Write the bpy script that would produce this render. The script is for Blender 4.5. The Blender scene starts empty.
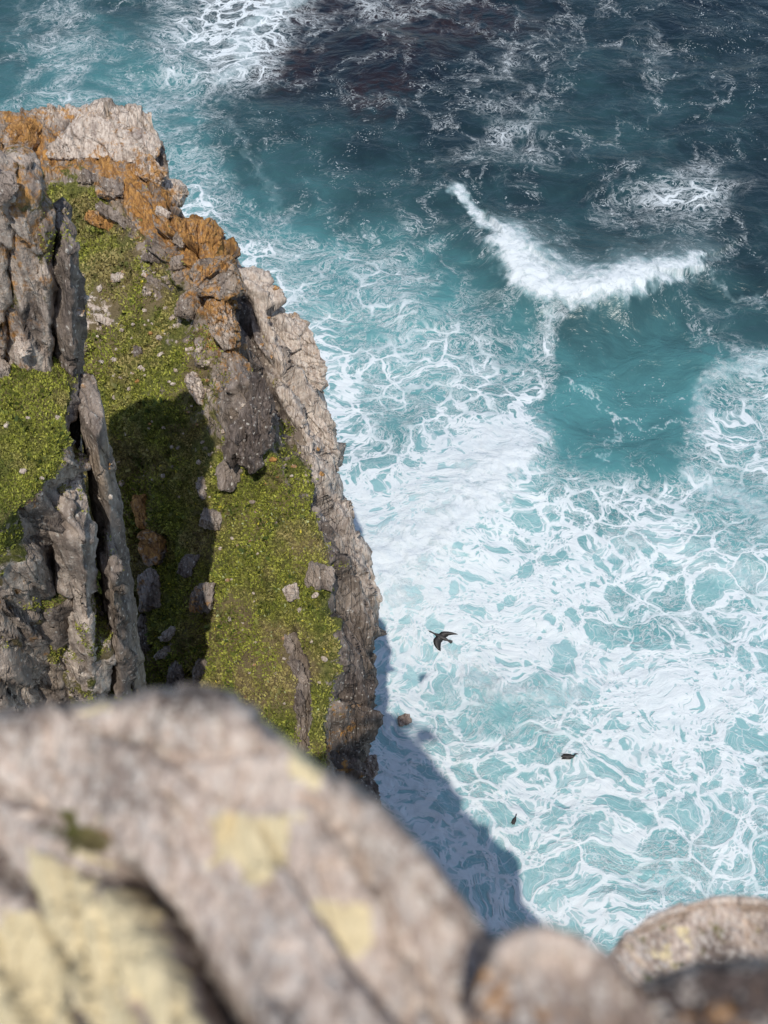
import bpy, math, random
import numpy as np
from mathutils import Vector
from mathutils.bvhtree import BVHTree
random.seed(7); rng = np.random.default_rng(11)
scene = bpy.context.scene
COL = scene.collection

# ------------------------------------------------------------------ camera model
H = 60.0; W_, H_ = 768, 1024
PITCH = math.radians(52); FPX = 512/math.tan(math.radians(25))
FWD = np.array([0, math.cos(PITCH), -math.sin(PITCH)])
UP = np.array([0, math.sin(PITCH), math.cos(PITCH)])
RT = np.array([1.0, 0, 0]); CAM = np.array([0, 0, H])

def ray(px, py):
    return FWD + RT*(px-384)/FPX + UP*(512-py)/FPX
def P(px, py, d):                     # point seen at a picture position, d metres deep
    return CAM + ray(px, py)*d
def Pz(px, py, z):                    # point seen at a picture position, at height z
    r = ray(px, py); return CAM + r*((z-H)/r[2])

cam_d = bpy.data.cameras.new('camera'); cam = bpy.data.objects.new('camera', cam_d); COL.objects.link(cam)
cam.location = (0, 0, H); cam.rotation_euler = (math.pi/2-PITCH, 0, 0)
cam_d.sensor_fit = 'VERTICAL'; cam_d.sensor_height = 24; cam_d.lens = 12/math.tan(math.radians(25))
cam_d.clip_start = 0.05; cam_d.clip_end = 20000
cam_d.dof.use_dof = True; cam_d.dof.focus_distance = 42; cam_d.dof.aperture_fstop = 1.1
scene.camera = cam

# ------------------------------------------------------------------ light
r = ray(404, 716); SD = Vector(r/np.linalg.norm(r))      # direction in which sunlight travels
sl = bpy.data.lights.new('sun', 'SUN'); so = bpy.data.objects.new('sun', sl); COL.objects.link(so)
sl.energy = 3.45; sl.angle = math.radians(0.5); sl.color = (1.0, 0.955, 0.88)
so.rotation_euler = SD.to_track_quat('-Z', 'Y').to_euler()
w = bpy.data.worlds.new('World'); scene.world = w; w.use_nodes = True
nt = w.node_tree; bg = nt.nodes['Background']
sky = nt.nodes.new('ShaderNodeTexSky'); sky.sky_type = 'NISHITA'; sky.sun_disc = False
sky.sun_elevation = math.asin(-SD.z); sky.sun_rotation = math.atan2(-SD.x, -SD.y)
sky.ozone_density = 1.2
nt.links.new(sky.outputs[0], bg.inputs[0]); bg.inputs[1].default_value = 0.145
scene.view_settings.view_transform = 'Standard'; scene.view_settings.look = 'None'; scene.view_settings.exposure = 0

# ------------------------------------------------------------------ noise
def _h(ix, iy, iz, s):
    h = (ix.astype(np.int64)*374761393 + iy.astype(np.int64)*668265263 + iz.astype(np.int64)*2147483647 + s*1274126177) & 0xffffffff
    h = ((h ^ (h >> 13))*1274126177) & 0xffffffff
    h = ((h ^ (h >> 16))*2246822519) & 0xffffffff
    return ((h ^ (h >> 15)) & 0xffffff)/float(0x1000000)
def vnoise(p, s=0):
    i = np.floor(p).astype(np.int64); f = p-i; u = f*f*f*(f*(f*6-15)+10)
    out = 0
    for dx in (0, 1):
        wx = u[:, 0] if dx else 1-u[:, 0]
        for dy in (0, 1):
            wy = u[:, 1] if dy else 1-u[:, 1]
            for dz in (0, 1):
                wz = u[:, 2] if dz else 1-u[:, 2]
                out = out+wx*wy*wz*_h(i[:, 0]+dx, i[:, 1]+dy, i[:, 2]+dz, s)
    return out*2-1
def fbm(p, octv=4, s=0, gain=.5):
    o = 0; a = 1; t = 0
    for k in range(octv):
        o = o+a*vnoise(p*(2.03**k)+k*17.3, s+k); t += a; a *= gain
    return o/t
def facets(p, s=0, tilt=.8):          # angular broken-rock relief: one tilted plane per cell; returns relief, crack
    i = np.floor(p).astype(np.int64); n = len(p)
    d1 = np.full(n, 9.); d2 = np.full(n, 9.); val = np.zeros(n)
    for dx in (-1, 0, 1):
        for dy in (-1, 0, 1):
            for dz in (-1, 0, 1):
                cx, cy, cz = i[:, 0]+dx, i[:, 1]+dy, i[:, 2]+dz
                q = np.stack([p[:, 0]-cx-_h(cx, cy, cz, s), p[:, 1]-cy-_h(cx, cy, cz, s+1), p[:, 2]-cz-_h(cx, cy, cz, s+2)], 1)
                d = np.sqrt((q*q).sum(1))
                v = (_h(cx, cy, cz, s+3)-.5)*.62 + tilt*((_h(cx, cy, cz, s+4)-.5)*q[:, 0]+(_h(cx, cy, cz, s+5)-.5)*q[:, 1]+(_h(cx, cy, cz, s+6)-.5)*q[:, 2])*2
                new = d < d1
                d2 = np.where(new, d1, np.minimum(d2, d)); val = np.where(new, v, val); d1 = np.where(new, d, d1)
    return val, np.clip(1-(d2-d1)/.07, 0, 1)
def rotm(ax, ay, az):
    from mathutils import Euler
    return np.array(Euler((ax, ay, az)).to_matrix())
ROTF = rotm(.25, -.18, .5)            # foliation frame of the schist
def crag(p, size=1.6, stretch=(.38, 1.2, 2.7), seed=0, amp=1.0):
    q = p@ROTF
    wv = np.stack([fbm(p*.5/size+3, 2, 90), fbm(p*.5/size+13, 2, 91), fbm(p*.5/size+23, 2, 92)], 1)*size*.22
    q = (q+wv)/np.array(stretch)
    a, ca = facets(q/size, seed+10); b, cb = facets(q/(size*.36)+7, seed+30); c, cc = facets(q/(size*.14)+3, seed+50)
    disp = a*.40*size + b*.16*size + c*.045*size - ca*.07*size - cb*.025*size
    disp += fbm(p@ROTF/np.array((.5,1.2,2.2))*1.1/size, 4, seed+5)*.16*size
    crack = np.clip(ca*.8+cb*.55+cc*.15, 0, 1)
    return disp*amp, crack

# ------------------------------------------------------------------ mesh helpers
def new_obj(name, verts, faces, mat, attrs=None, parent=None, smooth=True, label=None, cat=None, group=None, kind=None):
    me = bpy.data.meshes.new(name)
    verts = np.asarray(verts, dtype=np.float32)
    if isinstance(faces, np.ndarray):
        k = faces.shape[1]
        me.vertices.add(len(verts)); me.vertices.foreach_set('co', verts.ravel())
        me.loops.add(faces.size); me.loops.foreach_set('vertex_index', faces.astype(np.int32).ravel())
        me.polygons.add(len(faces)); me.polygons.foreach_set('loop_start', np.arange(0, faces.size, k, dtype=np.int32))
        me.update(calc_edges=True)
    else:
        me.from_pydata([tuple(v) for v in verts], [], faces); me.update()
    me.shade_smooth() if smooth else me.shade_flat()
    for k_, v in (attrs or {}).items():
        a = me.attributes.new(k_, 'FLOAT', 'POINT'); a.data.foreach_set('value', np.asarray(v, dtype=np.float32))
    me.materials.append(mat)
    o = bpy.data.objects.new(name, me); COL.objects.link(o)
    if parent: o.parent = parent
    if label: o['label'] = label
    if cat: o['category'] = cat
    if group: o['group'] = group
    if kind: o['kind'] = kind
    return o
def gridfaces(R, C, wrap=False):
    idx = np.arange(R*C).reshape(R, C)
    if wrap: idx = np.concatenate([idx, idx[:, :1]], 1)
    return np.stack([idx[:-1, :-1], idx[1:, :-1], idx[1:, 1:], idx[:-1, 1:]], -1).reshape(-1, 4)
def vnormals(v, f):
    a, b, c, d = (v[f[:, k]] for k in range(4)) if f.shape[1] == 4 else (v[f[:, 0]], v[f[:, 1]], v[f[:, 2]], v[f[:, 0]])
    n = np.cross(c-a, d-b) if f.shape[1] == 4 else np.cross(b-a, c-a)
    out = np.zeros_like(v)
    for k in range(f.shape[1]): 
        for ax in range(3): out[:, ax] += np.bincount(f[:, k], n[:, ax], len(v))
    return out/np.maximum(np.linalg.norm(out, axis=1, keepdims=True), 1e-9)
def cubic(n_in, subs):                # Catmull-Rom interpolation matrix, subs = samples per segment
    rows = []
    for i in range(n_in-1):
        m = subs[i] if hasattr(subs, '__len__') else subs
        for k in range(m+(1 if i == n_in-2 else 0)):
            t = k/m; w4 = [-.5*t**3+t*t-.5*t, 1.5*t**3-2.5*t*t+1, -1.5*t**3+2*t*t+.5*t, .5*t**3-.5*t*t]
            row = np.zeros(n_in)
            for j, ww in zip((i-1, i, i+1, i+2), w4): row[min(max(j, 0), n_in-1)] += ww
            rows.append(row)
    return np.array(rows)
def linear(n_in, subs):
    rows = []
    for i in range(n_in-1):
        m = subs[i] if hasattr(subs, '__len__') else subs
        for k in range(m+(1 if i == n_in-2 else 0)):
            row = np.zeros(n_in); row[i] = 1-k/m; row[i+1] += k/m; rows.append(row)
    return np.array(rows)

# ------------------------------------------------------------------ node helper
class NT:
    def __init__(s, name):
        s.m = bpy.data.materials.new(name); s.m.use_nodes = True; s.t = s.m.node_tree; s.b = s.t.nodes['Principled BSDF']
    def n(s, typ, **kw):
        o = s.t.nodes.new(typ)
        for k, v in kw.items(): setattr(o, k, v)
        return o
    def put(s, sock, v):
        if isinstance(v, bpy.types.NodeSocket): s.t.links.new(v, sock)
        else: sock.default_value = v
    def math(s, op, a, b=0.0, c=0.0, clamp=False):
        o = s.n('ShaderNodeMath', operation=op); o.use_clamp = clamp
        s.put(o.inputs[0], a); s.put(o.inputs[1], b); s.put(o.inputs[2], c); return o.outputs[0]
    def vmath(s, op, a, b=(0, 0, 0)):
        o = s.n('ShaderNodeVectorMath', operation=op); s.put(o.inputs[0], a); s.put(o.inputs[1], b); return o.outputs[0]
    def scale(s, a, k):
        o = s.n('ShaderNodeVectorMath', operation='SCALE'); s.put(o.inputs[0], a); s.put(o.inputs['Scale'], k); return o.outputs[0]
    def attr(s, name): return s.n('ShaderNodeAttribute', attribute_name=name).outputs['Fac']
    def pos(s): return s.n('ShaderNodeNewGeometry').outputs['Position']
    def noise(s, vec, sc, det=4, rough=.55, dist=0, col=False):
        o = s.n('ShaderNodeTexNoise'); s.put(o.inputs['Vector'], vec); o.inputs['Scale'].default_value = sc
        o.inputs['Detail'].default_value = det; o.inputs['Roughness'].default_value = rough; o.inputs['Distortion'].default_value = dist
        return o.outputs['Color' if col else 'Fac']
    def vor(s, vec, sc, feature='DISTANCE_TO_EDGE', dim='3D', out='Distance', rnd=1):
        o = s.n('ShaderNodeTexVoronoi', feature=feature, voronoi_dimensions=dim); s.put(o.inputs['Vector'], vec)
        o.inputs['Scale'].default_value = sc; o.inputs['Randomness'].default_value = rnd
        return o.outputs[out]
    def rng(s, v, a, b, c=0.0, d=1.0, smooth=True):
        o = s.n('ShaderNodeMapRange'); o.interpolation_type = 'SMOOTHSTEP' if smooth else 'LINEAR'
        for i, x in enumerate((v, a, b, c, d)): s.put(o.inputs[i], x)
        return o.outputs[0]
    def mix(s, f, a, b, mode='MIX'):
        o = s.n('ShaderNodeMix', data_type='RGBA', blend_type=mode); o.clamp_factor = True
        s.put(o.inputs[0], f); s.put(o.inputs[6], a if isinstance(a, bpy.types.NodeSocket) else (*a, 1)); s.put(o.inputs[7], b if isinstance(b, bpy.types.NodeSocket) else (*b, 1))
        return o.outputs[2]
    def bump(s, h, dist, strength=1.0, normal=None):
        o = s.n('ShaderNodeBump'); s.put(o.inputs['Height'], h); o.inputs['Distance'].default_value = dist; o.inputs['Strength'].default_value = strength
        if normal is not None: s.put(o.inputs['Normal'], normal)
        return o.outputs[0]
    def mapping(s, vec, rot=(0, 0, 0), sc=(1, 1, 1)):
        o = s.n('ShaderNodeMapping'); s.put(o.inputs[0], vec); o.inputs['Rotation'].default_value = rot; o.inputs['Scale'].default_value = sc
        return o.outputs[0]
    def done(s, color, rough=.85, normal=None, spec=.3):
        s.put(s.b.inputs['Base Color'], color); s.put(s.b.inputs['Roughness'], rough)
        s.put(s.b.inputs['Specular IOR Level'], spec)
        if normal is not None: s.put(s.b.inputs['Normal'], normal)
        return s.m

def rock_material(name, k=1.0, tint=(1, 1, 1), bumpd=.06, SPK=.17, ya=1.1):
    """k = feature size in metres; attributes veg/orange/pale/crack/dark"""
    g = NT(name); p = g.pos()
    q = g.mapping(p, rot=(.25, -.18, .5), sc=(2.2, 1.0, .42))
    n1 = g.noise(q, .9/k, 6, .6); n2 = g.noise(p, .5/k, 4); n3 = g.noise(q, 5/k, 5, .65); n4 = g.noise(p, 14/k, 3, .6)
    c = lambda *v: tuple(v[i]*tint[i] for i in range(3))
    base = g.mix(g.rng(n1, .36, .64), c(.15, .118, .098), c(.36, .295, .245))
    base = g.mix(g.rng(n2, .45, .68), base, c(.31, .24, .175))
    base = g.mix(g.rng(n3, .5, .72, 0, .7), base, c(.46, .40, .345))
    palec = g.mix(g.rng(n3, .35, .65), c(.42, .33, .265), c(.70, .60, .50))
    palec = g.mix(g.rng(n1, .42, .3, 0, .6), palec, c(.24, .19, .165))
    pf = g.rng(g.math('ADD', g.attr('pale'), g.math('MULTIPLY', g.math('SUBTRACT', n2, .5), 1.2)), .3, .62)
    col = g.mix(pf, base, palec)
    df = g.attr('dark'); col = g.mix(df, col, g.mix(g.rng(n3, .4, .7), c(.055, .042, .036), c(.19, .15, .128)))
    # pale crustose lichen specks
    v = g.vor(g.vmath('ADD', p, g.scale(g.noise(p, 6/k, 2, col=True), .12*k)), 5.5/k, 'F1')
    sp = g.math('MULTIPLY', g.rng(v, SPK+.12, SPK), g.rng(n4, .44, .56))
    col = g.mix(g.math('MULTIPLY', sp, .75), col, c(.62, .58, .51))
    # orange lichen
    on = g.math('ADD', g.math('MULTIPLY', g.noise(p, 1.1/k, 7, .72), .6), g.math('MULTIPLY', g.noise(p, 4.5/k, 5, .7), .4))
    of = g.rng(g.math('ADD', g.attr('orange'), g.math('MULTIPLY', g.math('SUBTRACT', on, .5), 3.2)), .42, .70)
    oc = g.mix(g.rng(n3, .38, .62), c(.27, .125, .035), c(.52, .26, .065))
    col = g.mix(g.math('MULTIPLY', of, .9), col, oc)
    # yellow-green map lichen
    yf = g.rng(g.math('ADD', g.attr('yellow'), g.math('MULTIPLY', g.math('SUBTRACT', g.noise(p, 1.6/k, 6, .7), .5), ya)), .42, .58)
    col = g.mix(yf, col, g.mix(n3, c(.66, .54, .30), c(.84, .74, .48)))
    cr = g.attr('crack')
    col = g.mix(g.math('MULTIPLY', cr, .55), col, c(.03, .025, .022))
    # vegetation
    vn = g.noise(p, 2.2/k, 6, .65); vn2 = g.noise(p, 9/k, 4, .7); vl = g.noise(p, .35/k, 3)
    vf = g.rng(g.math('ADD', g.attr('veg'), g.math('MULTIPLY', g.math('SUBTRACT', vn, .5), 1.5)), .42, .56)
    vc = g.mix(g.rng(vn2, .3, .7), (.06, .07, .018), (.23, .225, .06))
    vc = g.mix(g.rng(vl, .42, .6), vc, g.mix(vn2, (.12, .09, .04), (.30, .235, .13)))
    col = g.mix(vf, col, vc)
    hb = g.math('ADD', g.math('MULTIPLY', n3, .8), g.math('MULTIPLY', n4, .35))
    hv = g.math('MULTIPLY', g.noise(g.mapping(q, sc=(2.5, 1, .6)), 1.6/k, 4, .6), 1.1)
    crk = g.math('MULTIPLY', g.rng(g.vor(g.vmath('ADD', q, g.scale(g.noise(q, 3/k, 3, col=True), .25*k)), 1.7/k), 0, .05), g.math('MULTIPLY', g.rng(n2, .45, .6), .5))
    hh = g.math('ADD', g.math('ADD', hb, hv), crk)
    hh = g.math('ADD', g.math('MULTIPLY', hh, g.math('SUBTRACT', 1, g.math('MULTIPLY', vf, .6))), g.math('MULTIPLY', g.math('MULTIPLY', vn2, 1.8), vf))
    nb = g.bump(hh, bumpd*1.7, 1.0)
    return g.done(col, .9, nb, .15)
M_ROCK = rock_material('cliff_rock', 1.0)
M_NEAR = rock_material('near_rock', .16, (1.0, .97, .97), bumpd=.006, SPK=.42, ya=1.5)

# ------------------------------------------------------------------ headland
def A(px, py, d, veg=0, orange=0, pale=0, dark=0): return [*P(px, py, d), veg, orange*.8, pale, dark]
# each row runs across the headland from the gully to the sea edge; rows go from the far tip to the near end
rows = [
 [A(-60,138,43,0,.4,.3),A(20,130,43,0,.6,.3),A(60,122,43,0,.3,.9),A(95,117,43,0,.2,1),A(125,117,43,0,.1,1),A(140,119,43,0,.1,1),A(150,122,43,0,.1,1),A(157,135,43.3,0,.1,.8)],
 [A(-60,175,41,.3,.5),A(28,160,41,.1,.8),A(65,158,41,.3,.7),A(100,157,41,.1,.8,.3),A(130,158,41.2,0,.6,.3),A(146,162,41.5,0,.5,.5),A(158,165,42,.1,.5,.5),A(168,178,42.6,.0,.3,.4)],
 [A(-40,230,40.5,.6),A(66,207,40.5,.85,.1),A(98,203,40.2,.75,.3),A(128,203,39.8,.25,.8),A(152,200,39.4,.05,.9),A(170,200,39.8,.05,.8),A(181,206,40.5,0,.6,.3),A(191,224,41.5,0,.3,.2,.3)],
 [A(-10,290,39.8,.9),A(72,258,39.6,1),A(112,252,39.0,.95),A(150,248,38.2,.35,.6),A(190,238,37.2,.1,1),A(214,242,37.8,.0,1),A(224,250,39.2,0,.4,.5),A(236,266,40.2,0,0,1)],
 [A(30,330,39,.9),A(76,312,38.5,.5,0,.8),A(120,308,38.1,.62,0,.7),A(165,303,37.5,.8,.3,.3),A(218,290,35.9,.1,.9,0),A(240,306,38.6,.1,.2,0,.9),A(258,296,39.0,0,0,1),A(288,322,41.0,0,.1,1)],
 [A(60,390,38.4,1),A(82,385,38.2,1),A(130,375,37.4,.9),A(182,368,36.7,.85,.3,.3),A(235,352,35.3,.4,.7,.2),A(256,378,38.3,.2,.2,0,.8),A(284,360,38.8,.1,.35,.9),A(326,402,41.0,0,.1,1)],
 [A(80,460,38.8,1),A(100,455,38.4,1),A(152,445,37,1),A(205,432,36,.85,.3,.2),A(252,412,34.6,.2,.1,0,.4),A(286,440,37.4,.45,0,0,.5),A(308,428,37.9,.05,.1,.9),A(332,468,40.2,0,0,.9)],
 [A(108,530,39,.9),A(132,525,38.2,1),A(182,512,36.6,1),A(238,505,35.3,1),A(285,492,34.6,.8,.1),A(310,505,35.1,.55,.2,.3),A(326,503,36.2,.0,.1,.6,.2),A(346,522,38.6,0,0,.8)],
 [A(128,600,39,.9),A(152,593,37.8,1),A(198,588,36.1,1),A(250,583,34.9,1),A(302,575,34,1),A(328,570,34.3,.7,.2),A(343,577,35.8,.05,0,.3,.4),A(374,588,37.8,0,0,.8)],
 [A(138,670,38.3,.9),A(160,665,37.2,1),A(203,660,35.6,1),A(252,655,34.1,1),A(300,650,33.3,1),A(331,648,33.4,.85),A(344,653,35.0,0,.1,0,.8),A(368,666,36.8,0,0,.1,.8)],  # from here dark paints the shade of the sea-facing wall into its colour
 [A(148,750,37.7,.9),A(170,745,36.6,1),A(212,742,35.1,1),A(258,738,33.6,1),A(300,735,32.7,1),A(326,732,32.9,.6,.4),A(341,738,34.4,0,.65,0,.7),A(364,748,36.2,0,.0,.0,.9)],
 [A(158,840,37.1,.9),A(185,835,36,1),A(225,832,34.6,1),A(262,830,33.1,1),A(300,830,32.3,1),A(330,828,32.5,.4,.3),A(352,825,34.0,0,.3,0,.7),A(376,812,35.6,0,0,.1,.8)],
 [A(170,1000,36.5,.9),A(200,1000,35,1),A(235,1000,33.6,1),A(270,1000,32.4,.8),A(310,1000,31.6,.5),A(345,1000,31.9,.2),A(375,1000,33.4,0,0,0,.4),A(395,1000,34.8,0,0,.1,.4)],
]
G = []
for i, rw in enumerate(rows):
    rw = [list(c) for c in rw]
    l = rw[0]
    left = [[-70, l[1]+3, l[2]+2, .8, .1, .2, 0], [(-22+l[0])/2-10, l[1]+1, l[2], .8, .1, .2, 0]]
    s = rw[-1]
    inn = -.5 if i > 6 else -.15
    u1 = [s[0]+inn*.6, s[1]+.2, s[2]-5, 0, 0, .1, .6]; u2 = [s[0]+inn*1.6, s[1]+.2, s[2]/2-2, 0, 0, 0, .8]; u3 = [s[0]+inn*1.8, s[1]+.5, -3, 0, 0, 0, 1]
    G.append(left+rw+[u1, u2, u3])
G = np.array(G)
back = G[0].copy(); back[:, 1] += 2.5; back[:, 2] -= 14; back[:, 3] = 0
back2 = G[0].copy(); back2[:, 1] += 4; back2[:, 2] = -3; back2[:, 3] = 0
G = np.concatenate([back2[None], back[None], G], 0)
Mr = cubic(len(G), [10, 26]+[38]*(len(G)-4)+[24]); Mc = cubic(G.shape[1], [14, 14, 20, 34, 34, 34, 30, 22, 26, 34, 16, 14, 8])
T = np.einsum('ri,cj,ijk->rck', Mr, Mc, G); R_, C_ = T.shape[:2]
T = T.reshape(-1, 7); V = T[:, :3].copy(); F = gridfaces(R_, C_)
if True:
    N = vnormals(V, F)
    if N[len(N)//2, 2] < 0: F = F[:, ::-1]; N = -N
veg = T[:, 3]
veg = veg-np.clip((fbm(V*.33+4, 4, 15)-.10)*1.8, 0, .24)*np.clip((V[:, 1]-17)/6, .25, 1)*(V[:, 2] > 20)
vm = np.clip((veg+fbm(V*.9, 4, 3)*.55-.25)/.45, 0, 1)
disp, crack = crag(V, 1.7, seed=1)
t1 = fbm(V*.4+8, 3, 44)*3; sm = fbm(V*.55, 4, 40)*.42+fbm(V*2.6, 3, 41)*.10+(np.floor(t1)+np.clip((t1-np.floor(t1))*3-2, 0, 1))*.22
tipf = np.clip((V[:, 1]-31)/4, 0, 1)
disp = np.clip(disp, -.75, .75)
D = disp*(1-vm)*(1.05-.6*tipf)+sm*vm
gl = [P(x, y, 33.3)[:2] for x, y in ((283,628),(290,655),(297,680),(302,705),(303,770))]
gd = np.full(len(V), 9.)
for (x0, y0), (x1, y1) in zip(gl[:-1], gl[1:]):
    t = np.clip(((V[:, 0]-x0)*(x1-x0)+(V[:, 1]-y0)*(y1-y0))/((x1-x0)**2+(y1-y0)**2), 0, 1)
    gd = np.minimum(gd, np.hypot(V[:, 0]-x0-t*(x1-x0), V[:, 1]-y0-t*(y1-y0)))
gr = np.exp(-((gd+fbm(V*2, 2, 5)*.08)/.2)**2)*(V[:, 2] > 20)
D = D-gr*.75; veg = np.clip(veg-gr*1.5-np.exp(-(gd/.45)**2)*.25, 0, 1); T[:, 6] += gr*.6
V = V+N*D[:, None]
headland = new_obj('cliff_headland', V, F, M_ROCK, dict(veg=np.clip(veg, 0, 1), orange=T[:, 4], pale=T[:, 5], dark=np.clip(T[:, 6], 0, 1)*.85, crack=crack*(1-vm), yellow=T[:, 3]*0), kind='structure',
    label='grassy headland cliff with orange lichened rocks above the sea')
HV, HF = V, F

# ------------------------------------------------------------------ rock columns of the near buttress
NEARER = .87                         # the whole buttress stands this much nearer than first surveyed
def column(top, zt, zb, pxb, batter=.6, grow=1.1, veg=0, pale=.2, orange=0, dark=0, seed=0, amp=.5, dome=.4, size=1.0, slope=0.0, name='cliff_buttress', label=None, sidemoss=.0, subdiv=1):
    """top: outline as picture points at height zt; base is moved so that the outline's middle lands on picture column pxb"""
    tp = np.array([Pz(x, y, zt) for x, y in top]); ctr = tp.mean(0)
    n = len(tp); per = np.linalg.norm(np.roll(tp, -1, 0)-tp, axis=1)
    ring = []
    NP = int(max(60, min(260, per.sum()/.085)))
    cum = np.concatenate([[0], np.cumsum(per)]); tt = np.linspace(0, cum[-1], NP, endpoint=False)
    ext = np.concatenate([tp, tp[:1]]); ring = np.stack([np.interp(tt, cum, ext[:, k]) for k in range(3)], 1)
    for _ in range(2): ring = (np.roll(ring, 1, 0)+ring*2+np.roll(ring, -1, 0))/4
    yb = ctr[1]-batter; k = (zb-H)/(-math.sin(PITCH)); # base centre
    # depth of (y=yb, z=zb)
    dep = yb*math.cos(PITCH)+(H-zb)*math.sin(PITCH); xb = (pxb-384)/FPX*dep
    off = np.array([xb-ctr[0], -batter, 0])
    hgt = zt-zb; NV = int(hgt/.11); NCAP = 26
    rings = []; tcap = []
    for j in range(NCAP):
        s = (j+.02)/NCAP; r_ = ctr+(ring-ctr)*s; r_ = r_.copy(); r_[:, 2] += dome*(1-s*s)+slope*(r_[:, 1]-ctr[1]); rings.append(r_); tcap.append(np.full(NP, 1.))
    for j in range(NV+1):
        s = j/NV; r_ = ctr+off*s+(ring-ctr)*(1+(grow-1)*s); r_ = r_.copy(); r_[:, 2] = zt-hgt*s+slope*(ring[:, 1]-ctr[1])*(1-s); rings.append(r_); tcap.append(np.full(NP, max(0, 1-j/3)))
    V = np.concatenate(rings); tc = np.concatenate(tcap); F = gridfaces(len(rings), NP, True)
    N = vnormals(V, F)
    if (N[NP*5:NP*6, 2]).mean() < 0: F = F[:, ::-1]; N = -N
    vg = tc*veg+(1-tc)*sidemoss*(fbm(V*.45+5, 3, seed+9) > .12)
    vm = np.clip((vg+fbm(V*.9, 4, 3)*.4-.3)/.4, 0, 1)
    d, cr = crag(V, size, seed=seed, amp=amp); 
    lump = fbm(V*.35, 3, seed+70)*.16
    V = V+N*((d+lump)*(1-vm)+vm*(fbm(V*1.2, 4, 42)*.22))[:, None]
    V = CAM+(V-CAM)*NEARER
    return new_obj(name, V, F, M_ROCK, dict(veg=vg, orange=np.full(len(V), orange)+tc*.1, pale=np.full(len(V), pale)+0*tc, dark=np.full(len(V), dark), crack=cr*(1-vm), yellow=np.zeros(len(V))), kind='structure', label=label), V, F
cols = []
cols.append(column([(-150,150),(-70,140),(-12,148),(16,160),(14,185),(-40,190),(-150,190)], 46.6, 38, -60, .5, 1.1, veg=.25, pale=.55, orange=.38, sidemoss=.45, seed=3, label='brown rock tower at the left edge above the grassy ledge'))
cols.append(column([(-8,160),(8,146),(27,148),(40,166),(42,192),(18,200),(-6,190)], 46.2, 38, 28, .7, 1.15, veg=.3, pale=.5, orange=.42, sidemoss=.45, seed=4, label='tall fissured brown rock pillar above the grassy ledge'))
cols.append(column([(18,172),(34,160),(48,184),(53,215),(46,232),(22,220)], 45.4, 38, 44, .5, 1.15, veg=.3, pale=.45, orange=.38, sidemoss=.45, seed=5, label='brown rock pillar with orange tinge beside the narrow dark pillar'))
cols.append(column([(50,205),(62,196),(72,208),(77,250),(70,268),(54,250)], 44.6, 30, 80, .3, 1.1, veg=.1, pale=.1, orange=.0, dark=.35, seed=6, label='narrow dark grey pillar beside the steep grass slope'))
cols.append(column([(-150,330),(-60,332),(0,335),(40,345),(66,368),(70,392),(68,420),(56,452),(48,478),(28,500),(0,520),(-60,535),(-150,540)], 41.5, 18, 20, 1.6, 1.12, veg=.95, pale=.4, orange=.25, seed=7, size=1.4, amp=.7, dome=.25, sidemoss=.55, label='large cliff buttress with a mossy flat ledge on top'))
cols.append(column([(-70,556),(0,552),(30,546),(60,556),(72,585),(56,604),(0,606),(-70,612)], 37.2, 16, 40, .8, 1.15, veg=.8, pale=.3, seed=8, dark=.15, sidemoss=.6, label='lower rock step with moss under the grassy ledge'))
cols.append(column([(36,478),(60,460),(80,470),(90,505),(84,540),(50,530)], 39.8, 18, 98, .8, 1.2, veg=.25, pale=.5, seed=9, sidemoss=.5, label='pale grey rock rib below the grassy ledge'))
cols.append(column([(50,600),(88,585),(110,612),(110,645),(84,660),(50,645)], 34.6, 14, 100, .8, 1.25, veg=.5, pale=.8, seed=12, sidemoss=.6, label='pale broken rock step low on the buttress'))
cols.append(column([(74,374),(90,370),(98,386),(104,414),(96,436),(82,420)], 41.0, 22, 152, 1.4, 1.75, veg=.0, pale=.15, seed=10, amp=.3, size=.8, dark=.0, dome=.1, label='smooth grey leaning slab standing beside the shaded gully'))
cols.append(column([(96,520),(104,510),(116,530),(124,565),(112,580),(98,560)], 37.4, 16, 136, .9, 1.3, veg=.2, pale=.05, seed=11, dark=.3, sidemoss=.8, label='dark mossy rib at the foot of the leaning slab'))

# surface lookup
bv = []; bf = []; off_ = 0
for v_, f_ in [(HV, HF)]+[(c[1], c[2]) for c in cols]:
    bv.append(v_); bf.append(f_+off_); off_ += len(v_)
BV = np.concatenate(bv); BF = np.concatenate(bf)
BVH = BVHTree.FromPolygons([Vector(v) for v in BV.tolist()], BF.tolist())
BVHH = BVHTree.FromPolygons([Vector(v) for v in HV.tolist()], HF.tolist())
def hit(px, py, tree=None):
    r = ray(px, py); r = Vector(r/np.linalg.norm(r)); h = (tree or BVH).ray_cast(Vector(CAM), r)
    return h[0], h[1]

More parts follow.
